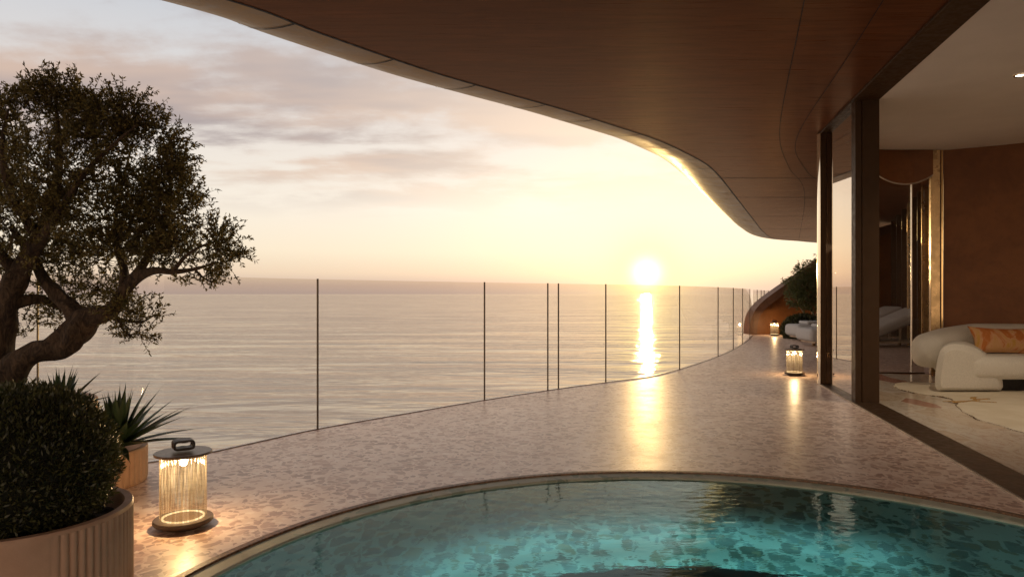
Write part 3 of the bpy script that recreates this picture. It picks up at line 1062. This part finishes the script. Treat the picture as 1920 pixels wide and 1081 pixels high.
def sprigs(lobes, per, leafs, tw_len, leaf_len, leaf_w, upbias=.5):
    """lobes: (centre, radii, density) ; returns leaf and twig arrays and the twig roots"""
    P, Dr = [], []
    for (c, r, dens) in lobes:
        n = int(per * dens)
        u = unit(rng.normal(size=(n, 3)))
        rad = rng.random(n) ** .45
        p = np.array(c) + u * rad[:, None] * np.array(r)
        # clumps and gaps
        keep = np.array([mnoise.noise(Vector(q * 5.5)) for q in p]) > -.13 - .3 * (rad < .6)
        P.append(p[keep]); Dr.append((u * .9 + np.array((0, 0, upbias)) + rng.normal(size=(n, 3)) * .45)[keep])
    P = np.concatenate(P); Dr = unit(np.concatenate(Dr))
    n = len(P)
    ln = tw_len * rng.uniform(.6, 1.3, n)
    tip = P + Dr * ln[:, None]
    tv, tf = twig_arrays(P, tip, .0016)
    k = np.repeat(np.arange(n), leafs)
    t = rng.uniform(.1, 1.0, n * leafs)
    lp = P[k] + Dr[k] * (ln[k] * t)[:, None]
    ld = unit(Dr[k] * .75 + unit(rng.normal(size=(n * leafs, 3))) * .95)
    lv, lf = leaf_arrays(lp, ld, leaf_len * rng.uniform(.65, 1.25, n * leafs), leaf_w * rng.uniform(.7, 1.2, n * leafs))
    return (lv, lf), (tv, tf), P


# ------------------------------------------------------------------ olive tree
OY = 3.30
olive = empty('olive_tree', (-2.55, 3.3, .53))
tag(olive, 'gnarled olive tree with a dense dark crown at the left edge of the terrace', 'tree')
PX = OY / F


def op(px, py, dyy=0.0):
    v = at(px, py, OY)
    return Vector((v.x, v.y + dyy, v.z))


def limb(bm, pts, n=12, wob=.16, per=7):
    c = spline([(*op(a, b, d), r * PX) for (a, b, d, r) in pts], per)
    add_tube(bm, [p[:3] for p in c], [max(.0012, p[3]) for p in c], n * 2, True, wob)


bm = bmesh.new()
limb(bm, [(-24, 800, 0, 40), (-14, 745, 0, 34), (-6, 700, 0, 25), (-4, 650, .02, 21), (-2, 600, .03, 21), (4, 560, .03, 22), (24, 522, .02, 20), (48, 490, .0, 15), (70, 445, 0, 12), (95, 390, 0, 10), (105, 320, .02, 7), (100, 240, .03, 4), (95, 170, .03, 2)], 20)
limb(bm, [(-10, 790, -.02, 36), (12, 725, -.02, 28), (36, 688, -.02, 24), (66, 662, -.02, 20), (100, 652, 0, 21), (128, 638, 0, 25), (147, 614, 0, 26), (168, 596, .0, 22), (194, 588, 0, 16), (212, 576, 0, 13), (228, 552, 0, 11), (244, 531, 0, 10), (268, 515, -.02, 10), (300, 508, -.04, 7), (335, 510, -.06, 5), (375, 505, -.06, 3), (420, 492, -.06, 1.8)], 20)
limb(bm, [(150, 606, 0, 19), (126, 580, .03, 14), (102, 562, .06, 13), (80, 545, .08, 13), (55, 520, .10, 10), (25, 470, .12, 8), (-20, 420, .14, 5)], 14)
limb(bm, [(244, 531, 0, 11), (262, 495, .03, 8), (278, 455, .06, 6), (295, 400, .08, 4), (305, 330, .08, 2)], 10)
limb(bm, [(228, 552, 0, 9), (215, 510, .08, 8), (195, 465, .12, 6), (185, 410, .14, 4), (200, 330, .14, 2.5), (220, 250, .14, 1.5)], 10)
limb(bm, [(335, 510, -.06, 4), (365, 480, -.08, 3), (400, 460, -.08, 2), (440, 450, -.08, 1.2)], 8)
limb(bm, [(375, 505, -.06, 2.5), (395, 522, -.07, 1.7), (415, 530, -.07, 1.0)], 6)
limb(bm, [(205, 582, 0, 7), (222, 596, -.03, 5), (245, 600, -.04, 3), (275, 602, -.05, 2), (300, 590, -.05, 1)], 8)
limb(bm, [(230, 597, -.03, 3), (242, 620, -.04, 2), (262, 632, -.05, 1.3)], 6)
limb(bm, [(30, 520, .02, 12), (10, 470, -.05, 9), (-20, 400, -.1, 7), (-30, 300, -.12, 4), (-20, 220, -.1, 2)], 10)
limb(bm, [(50, 490, 0, 12), (100, 450, -.08, 9), (150, 400, -.14, 7), (200, 340, -.18, 5), (250, 290, -.18, 3), (290, 250, -.16, 1.5)], 10)
limb(bm, [(5, 570, .03, 14), (40, 560, .12, 9), (75, 580, .16, 5), (100, 583, .18, 3), (115, 600, .18, 1.5)], 8)
limb(bm, [(70, 445, 0, 9), (60, 380, -.12, 7), (50, 300, -.16, 4), (55, 220, -.14, 2)], 8)
# root flare
for (a, b) in ((40, 745), (-50, 760), (60, 770)):
    limb(bm, [(4, 700, -.02, 16), ((4 + a) / 2, 722, -.05, 14), (a, b, -.08, 7)], 8)
kid(from_bm('trunk', bm, M['bark'], None, True), olive)
bm = bmesh.new()
lob = []
for (px, py, rx, ry, dyy, de) in [
        (95, 185, 72, 48, .02, .9), (45, 235, 70, 60, -.08, 1.0), (150, 215, 70, 55, .10, .9), (215, 235, 62, 52, -.05, .9), (272, 262, 50, 42, .06, .7), (255, 205, 30, 26, .0, .25), (110, 150, 40, 25, .02, .3), (235, 188, 55, 34, .0, .5), (295, 232, 45, 36, .03, .5), (180, 172, 50, 30, .0, .4), (10, 205, 60, 50, .0, .6), (330, 345, 46, 44, .0, .5), (70, 150, 35, 25, .02, .3),
        (-30, 270, 70, 70, .05, 1.0), (60, 320, 110, 75, .15, 1.5), (150, 310, 95, 70, -.16, 1.4), (240, 330, 80, 60, .12, 1.2), (315, 320, 40, 40, -.02, .5), (325, 285, 26, 26, .0, .25),
        (200, 400, 110, 62, .0, 1.6), (90, 410, 110, 70, -.16, 1.6), (-20, 390, 100, 90, .1, 1.5), (300, 390, 66, 52, .05, 1.0), (350, 400, 44, 40, -.08, .6), (370, 440, 62, 34, -.05, .8), (425, 460, 34, 28, -.06, .35), (440, 490, 20, 18, -.06, .14),
        (30, 480, 90, 55, .18, 1.0), (140, 480, 90, 45, .15, .9), (230, 460, 70, 40, -.1, .8), (300, 465, 60, 30, .1, .6), (340, 475, 60, 20, -.02, .4), (395, 500, 34, 14, -.06, .16), (395, 530, 26, 10, -.07, .07),
        (-50, 500, 70, 70, .1, .9), (60, 540, 70, 35, .2, .5), (150, 530, 55, 28, .18, .4), (190, 545, 30, 25, .14, .22), (275, 598, 36, 30, -.05, .24), (262, 625, 26, 15, -.05, .11), (240, 575, 24, 24, -.06, .1), (60, 590, 40, 22, .16, .16), (110, 590, 20, 14, .18, .05), (20, 610, 26, 16, .1, .08), (195, 615, 16, 7, .0, .03)]:
    c = op(px, py + 22 * max(0, min(1, (520 - py) / 300)), dyy)
    lob.append((tuple(c), (rx * PX, max(.10, (rx + ry) / 2 * PX * .9) * (1 if de > .3 else .45), ry * PX), de))
(lv, lf), (tv, tf), roots = sprigs(lob, 235, 15, .088, .0215, .0080)
# connecting twigs: each sprig back towards its nearest lobe centre
cen = np.array([l[0] for l in lob])
near = cen[np.argmin(((roots[:, None] - cen[None]) ** 2).sum(2), 1)]
sel = rng.random(len(roots)) < .35
mid = roots[sel] * .55 + near[sel] * .45 + rng.normal(size=(sel.sum(), 3)) * .012
t2v, t2f = twig_arrays(mid, roots[sel], .0026)
tv = np.concatenate([tv, t2v]); tf = np.concatenate([tf, t2f + len(tv) - len(t2v)])
crown = kid(from_np('crown', lv, lf, M['olive_leaf']), olive)
tw = from_np('twigs', tv, tf, M['bark']); kid(tw, olive)

# ------------------------------------------------------------------ clipped round bush
def bush(name, c, rad, n, leaf, wid, label, seed_dir=.55, core=.9, m='box_leaf'):
    root = empty(name, (c[0], c[1], max(0, c[2] - rad[2])))
    tag(root, label, 'bush')
    u = unit(rng.normal(size=(n, 3)))
    u = u[u[:, 2] > -.75]
    lum = np.array([mnoise.noise(Vector(q * 3.2)) for q in u]) * .05 + np.array([mnoise.noise(Vector(q * 9)) for q in u]) * .03
    rr = rng.uniform(.86, 1.0, len(u)) + lum
    p = np.array(c) + u * rr[:, None] * np.array(rad)
    d = unit(u * .7 + unit(rng.normal(size=u.shape)) * .8 + np.array((0, 0, seed_dir)))
    lv, lf = leaf_arrays(p, d, leaf * rng.uniform(.6, 1.3, len(u)), wid * rng.uniform(.7, 1.2, len(u)))
    kid(from_np('foliage', lv, lf, M[m]), root)
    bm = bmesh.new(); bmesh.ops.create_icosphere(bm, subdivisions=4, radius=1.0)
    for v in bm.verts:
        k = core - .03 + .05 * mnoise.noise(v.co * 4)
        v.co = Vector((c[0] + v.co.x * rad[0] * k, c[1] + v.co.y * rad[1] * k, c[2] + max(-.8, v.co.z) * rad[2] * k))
    kid(from_bm('twigs', bm, M['hedge_core'], None, True), root)  # added solid dark core filling the bush behind its leaves
    return root


bush('clipped_bush', (-1.775, 2.44, .485), (.335, .33, .295), 22000, .021, .0075, 'large dense dark green clipped round bush in the big terracotta planter')
bush('clipped_bush', (7.22, 16.95, .20), (.52, .45, .40), 5000, .06, .03, 'small dark green dome bush behind the pale loungers', core=.93)


# ------------------------------------------------------------------ spiky plants
def yucca(c, n, ln, label, lean=(0, 0)):
    root = empty('yucca_plant', c)
    tag(root, label, 'plant', 'spiky yucca plants in the planters')
    bm = bmesh.new()
    for k in range(n):
        t = (k + .5) / n
        az = k * 2.39996 + random.uniform(-.2, .2)
        el = R(88 - 84 * t ** 1.1 + random.uniform(-7, 7))
        L_ = ln * random.uniform(.72, 1.08) * (.85 + .3 * t)
        wv = .050 * random.uniform(.8, 1.15) * ln / .38
        dirh = Vector((math.cos(az), math.sin(az), 0)); side = Vector((-math.sin(az), math.cos(az), 0))
        p = Vector((lean[0] * .0, 0, 0)) + dirh * .02
        segs = 7
        rows = []
        e = el
        for s in range(segs + 1):
            f = s / segs
            wd_ = wv * (math.sin(math.pi * min(1, f * .85 + .22)) ** .8) * (1 - f ** 4)
            up = Vector((0, 0, 1)) * math.cos(e) - dirh * math.sin(e)
            rows.append((bm.verts.new(p + side * wd_ * .5 + up * wd_ * .22), bm.verts.new(p), bm.verts.new(p - side * wd_ * .5 + up * wd_ * .22)))
            e -= R(.4 + 1.6 * t)
            p = p + (dirh * math.cos(e) + Vector((0, 0, 1)) * math.sin(e)) * (L_ / segs)
        for a, b in zip(rows[:-1], rows[1:]):
            bm.faces.new((a[0], a[1], b[1], b[0])); bm.faces.new((a[1], a[2], b[2], b[1]))
    from_bm('leaves', bm, M['yucca_leaf'], root, False, recalc=False)
    bm = bmesh.new(); add_tube(bm, [(0, 0, -.12), (0, 0, -.04), (0, 0, .05)], [.03, .032, .02], 10); from_bm('stem', bm, M['bark'], root, True)
    return root


yucca((-2.27, 3.93, .22), 74, .41, 'spiky yucca with wide fanned blades, just behind the lantern')
yucca((-2.12, 3.20, .55), 46, .25, 'spiky yucca with upright blades behind the clipped bush, below the olive branch')

# ------------------------------------------------------------------ far tree
ft = empty('acacia_tree', (7.72, 17.5, 0))
tag(ft, 'small feathery tree with pale slim stems in front of the curved end wall', 'tree')
bm = bmesh.new()
for pts in ([(7.72, 17.5, 0, .05), (7.74, 17.5, .4, .042), (7.66, 17.45, .75, .032), (7.5, 17.4, 1.1, .02), (7.35, 17.35, 1.45, .01)],
            [(7.74, 17.5, .35, .036), (7.85, 17.5, .7, .03), (7.95, 17.5, 1.1, .02), (8.0, 17.5, 1.6, .01)],
            [(7.72, 17.5, .3, .025), (7.5, 17.4, .55, .02), (7.3, 17.35, .8, .012), (7.2, 17.3, 1.0, .007)]):
    c = spline(pts, 6); add_tube(bm, [p[:3] for p in c], [p[3] for p in c], 8, True, .08)
kid(from_bm('trunk', bm, M['pale_bark'], None, True), ft)
lob = [((7.45, 17.4, 1.35), (.36, .4, .28), 1), ((7.9, 17.45, 1.6), (.45, .4, .38), 1.2), ((7.25, 17.35, 1.05), (.28, .35, .25), .8), ((7.7, 17.4, 1.05), (.42, .4, .28), .9), ((7.15, 17.3, 1.42), (.22, .25, .10), .25), ((7.45, 17.4, 1.72), (.24, .25, .14), .3), ((8.1, 17.45, 1.25), (.4, .4, .4), .9), ((7.5, 17.35, .82), (.3, .3, .15), .4), ((8.0, 17.4, 1.95), (.25, .3, .14), .3)]
(lv, lf), (tv, tf), _ = sprigs(lob, 260, 12, .12, .055, .022, .1)
kid(from_np('crown', lv, lf, M['acacia_leaf']), ft)
kid(from_np('twigs', tv, tf, M['pale_bark']), ft)


# ------------------------------------------------------------------ furniture
def soft_box(name, c, s, m, parent=None, bev=.08, rot=None, puff=.0):
    bm = bmesh.new()
    add_box(bm, (0, 0, 0), s, 0, bev, 5)
    if puff:
        bmesh.ops.subdivide_edges(bm, edges=[e for e in bm.edges if e.calc_length() > .12], cuts=5, use_grid_fill=True)
        for v in bm.verts:
            k = max(0, 1 - (2 * v.co.x / s[0]) ** 2) * max(0, 1 - (2 * v.co.y / s[1]) ** 2)
            v.co.z += math.copysign(puff * k, v.co.z)
    if rot is not None: bmesh.ops.rotate(bm, cent=(0, 0, 0), matrix=rot, verts=bm.verts)
    bmesh.ops.translate(bm, vec=c, verts=bm.verts)
    return from_bm(name, bm, m, parent, True)


def make_lounger():
    root = empty('sun_lounger', (0, 0, 0))
    soft_box('mattress', (.70, 0, .255), (1.42, .78, .27), M['grey_fabric'], root, .085, puff=.012)
    soft_box('backrest', (1.88, 0, .50), (1.25, .76, .20), M['grey_fabric'], root, .075, Matrix.Rotation(R(-23), 3, 'Y'), puff=.012)
    bm = bmesh.new(); add_box(bm, (1.25, 0, .10), (2.3, .66, .045), 0, .012)
    add_box(bm, (1.95, .2, .25), (.04, .03, .28), 0, .004); add_box(bm, (1.95, -.2, .25), (.04, .03, .28), 0, .004)
    from_bm('frame', bm, M['pale_trim'], root)
    for x in (.36, 2.2):
        for y in (-.27, .27):
            bm = bmesh.new(); add_lathe(bm, [(0, 0), (.035, 0), (.038, .005), (.038, .0775), (0, .0775)], 20, (x, y, 0)); from_bm('leg', bm, M['brass_worn'], root, True)
    return root


lg = make_lounger()
towel0 = None
for i, ((x, y), lab, tl) in enumerate([((6.15, 14.45), 'pale grey low sun lounger nearer the bronze column, with a folded towel', 'folded grey towel on the foot of the nearer lounger'),
                                       ((6.58, 16.1), 'pale grey low sun lounger in front of the dome bush, the farther one', 'folded grey towel on the foot of the farther lounger')]):
    o = lg if i == 0 else copy_tree(lg)
    o.location = (x, y, 0)
    tag(o, lab, 'sun lounger', 'sun loungers at the far end of the terrace')
    if i == 0:
        tw_ = soft_box('folded_towel', (0, 0, 0), (.62, .5, .075), M['grey_fabric'], None, .034); towel0 = tw_
    else:
        tw_ = towel0.copy(); COL.objects.link(tw_)
    tw_.location = (x + .58, y - .02, .433)
    tag(tw_, tl, 'towel', 'folded towels on the loungers')

sofa = empty('sofa', (5.8, 8.0, 0))
tag(sofa, 'curved cream boucle sofa with a rounded block arm in the living room', 'sofa')
# arm block: a lobed outline given depth
po = [(4.72, .02), (4.695, .06), (4.69, .15), (4.70, .26), (4.725, .40), (4.765, .49), (4.84, .535), (4.93, .546), (5.03, .535), (5.14, .50), (5.25, .43), (5.34, .34), (5.41, .24), (5.445, .15), (5.455, .06), (5.43, .02)]
oc = np.array(spline(po, 6))
cx, cz = 5.07, .25
bm = bmesh.new()
rows = []
for k in range(13):
    f = k / 12
    yy = 7.58 + .62 * f
    ins = .075 * (1 - math.sqrt(max(0, 1 - (max(0, (abs(f - .5) - .36)) / .14) ** 2)))
    row = []
    for (x, z) in oc:
        dx_, dz_ = x - cx, z - cz
        L_ = math.hypot(dx_, dz_)
        q = 1 - ins / L_
        row.append(bm.verts.new((cx + dx_ * q + .42 * f, yy, max(.012, cz + dz_ * q))))
    rows.append(row)
n_ = len(oc)
for a, b in zip(rows[:-1], rows[1:]):
    for i in range(n_): bm.faces.new((a[i], a[(i + 1) % n_], b[(i + 1) % n_], b[i]))
bm.faces.new(rows[0]); bm.faces.new(rows[-1][::-1])
kid(from_bm('arm', bm, M['boucle'], None, True), sofa)
bp = spline([(4.86, 8.03), (5.05, 8.22), (5.45, 8.42), (6.0, 8.46), (6.55, 8.25), (7.0, 7.85), (7.3, 7.3)], 10)
bp = resample(bp, .05)
bm = bmesh.new()
rows = []
tot = len(bp) - 1
bn = normals2(bp)
for i, p in enumerate(bp):
    s = i * .05
    k = math.sqrt(max(0.0, 1 - max(0, (.2 - s) / .2) ** 2)) if s < .2 else 1.0
    k = max(k, .12)
    z1 = .585 + .15 * min(1, s / 1.0) ** .8; z0 = .22
    hz = (z1 - z0) / 2 * k; zc_ = (z0 + z1) / 2; hy = .185 * k
    row = []
    for j in range(24):
        a = 2 * math.pi * j / 24
        cxx = math.copysign(abs(math.cos(a)) ** .75, math.cos(a)); szz = math.copysign(abs(math.sin(a)) ** .75, math.sin(a))
        row.append(bm.verts.new((p[0] + bn[i, 0] * hy * cxx, p[1] + bn[i, 1] * hy * cxx, zc_ + hz * szz)))
    rows.append(row)
for a, b in zip(rows[:-1], rows[1:]):
    for j in range(24): bm.faces.new((a[j], a[(j + 1) % 24], b[(j + 1) % 24], b[j]))
bm.faces.new(rows[0]); bm.faces.new(rows[-1][::-1])
kid(from_bm('backrest', bm, M['boucle'], None, True), sofa)
kid(soft_box('seat', (6.05, 7.95, .275), (1.9, .80, .26), M['boucle'], None, .10), sofa)
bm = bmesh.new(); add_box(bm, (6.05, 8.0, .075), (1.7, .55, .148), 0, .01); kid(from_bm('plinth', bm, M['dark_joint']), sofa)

# pillow
bm = bmesh.new()
NX, NZ = 26, 14
for sgn in (1, -1):
    g = []
    for i in range(NX + 1):
        r_ = []
        for j in range(NZ + 1):
            u, v = i / NX * 2 - 1, j / NZ * 2 - 1
            x = u * .40 * (1 - .10 * (1 - v * v) * abs(u) ** 3) ; z = v * .165 * (1 - .13 * (1 - u * u))
            x *= 1 - .05 * (1 - v * v)
            th = .085 * (max(0, 1 - u ** 4) * max(0, 1 - v ** 4)) ** .6
            r_.append(bm.verts.new((x, sgn * th, z)))
        g.append(r_)
    for i in range(NX):
        for j in range(NZ): bm.faces.new((g[i][j], g[i + 1][j], g[i + 1][j + 1], g[i][j + 1]))
bmesh.ops.remove_doubles(bm, verts=bm.verts[:], dist=1e-4)
pw = from_bm('pillow', bm, M['pillow'], None, True)
pw.location = (5.76, 8.02, .555); pw.rotation_euler = (R(-20), R(2), R(4))
tag(pw, 'marbled orange and ochre lumbar pillow on the cream sofa', 'pillow')

# rug
rg = [(4.55, 8.15), (4.46, 7.85), (4.45, 7.62), (4.50, 7.40), (4.57, 7.22), (4.53, 7.00), (4.36, 6.70), (4.24, 6.45), (4.16, 6.25), (4.05, 5.95), (4.06, 5.65), (4.03, 5.35), (4.15, 4.8), (4.6, 4.3), (5.4, 4.1), (6.4, 4.5), (7.0, 5.4), (7.1, 6.6), (6.8, 7.6), (6.1, 8.1), (5.2, 8.42), (4.8, 8.45), (4.55, 8.15)]
rc = spline(rg, 10)[:-1]
rc = np.array([p + np.array((mnoise.noise(Vector((p[0] * 6, p[1] * 6, 1))), mnoise.noise(Vector((p[0] * 6, p[1] * 6, 5))))) * .03 for p in rc])
rug = empty('rug', (5.5, 6.3, .004))
tag(rug, 'irregular cream wool rug with a brown beaded edge under the sofa', 'rug')
bm = flat_poly([[tuple(p) for p in rc]], .011)
n0 = len(bm.verts)
for i in range(len(rc)):
    a, b = rc[i], rc[(i + 1) % len(rc)]
    bm.faces.new([bm.verts.new((a[0], a[1], .011)), bm.verts.new((b[0], b[1], .011)), bm.verts.new((b[0], b[1], .0035)), bm.verts.new((a[0], a[1], .0035))][::-1])
bmesh.ops.remove_doubles(bm, verts=bm.verts[:], dist=1e-5)
kid(from_bm('pile', bm, M['rug'], None, recalc=False), rug)
ed = resample(np.vstack([rc, rc[:1]]), .014)
ed = ed[np.argmax(ed[:, 0] < 4.56):]
pts = [(p[0] + random.uniform(-.006, .006), p[1] + random.uniform(-.006, .006), .009) for p in ed]
add_tube(bm := bmesh.new(), pts, [.0012 + .017 * max(0, mnoise.noise(Vector((p[0] * 4, p[1] * 4, 9))) + .15) * random.uniform(.2, 1.3) for p in ed], 6, True, 0, .5)
kid(from_bm('beaded_edge', bm, m_simple('brown_bead', (.13, .075, .035), .6, var=.5, scale=40), None, True), rug)
bm = bmesh.new()
for path in ([(4.40, 6.95), (4.55, 6.93), (4.70, 6.98), (4.84, 7.06), (4.95, 7.10)], [(4.70, 6.98), (4.78, 6.90), (4.86, 6.88)], [(4.80, 7.04), (4.82, 7.14), (4.90, 7.22)], [(4.46, 6.86), (4.60, 6.93)]):
    c = resample(spline(path, 6), .02)
    for p in c:
        q = bmesh.ops.create_icosphere(bm, subdivisions=1, radius=random.uniform(.010, .022))['verts']
        bmesh.ops.scale(bm, vec=(1.3, 1.2, .25), verts=q)
        bmesh.ops.translate(bm, vec=(p[0] + random.uniform(-.01, .01), p[1] + random.uniform(-.01, .01), .013), verts=q)
kid(from_bm('embroidered_branch', bm, m_simple('ochre_thread', (.42, .24, .07), .8, var=.3, scale=30), None, True), rug)
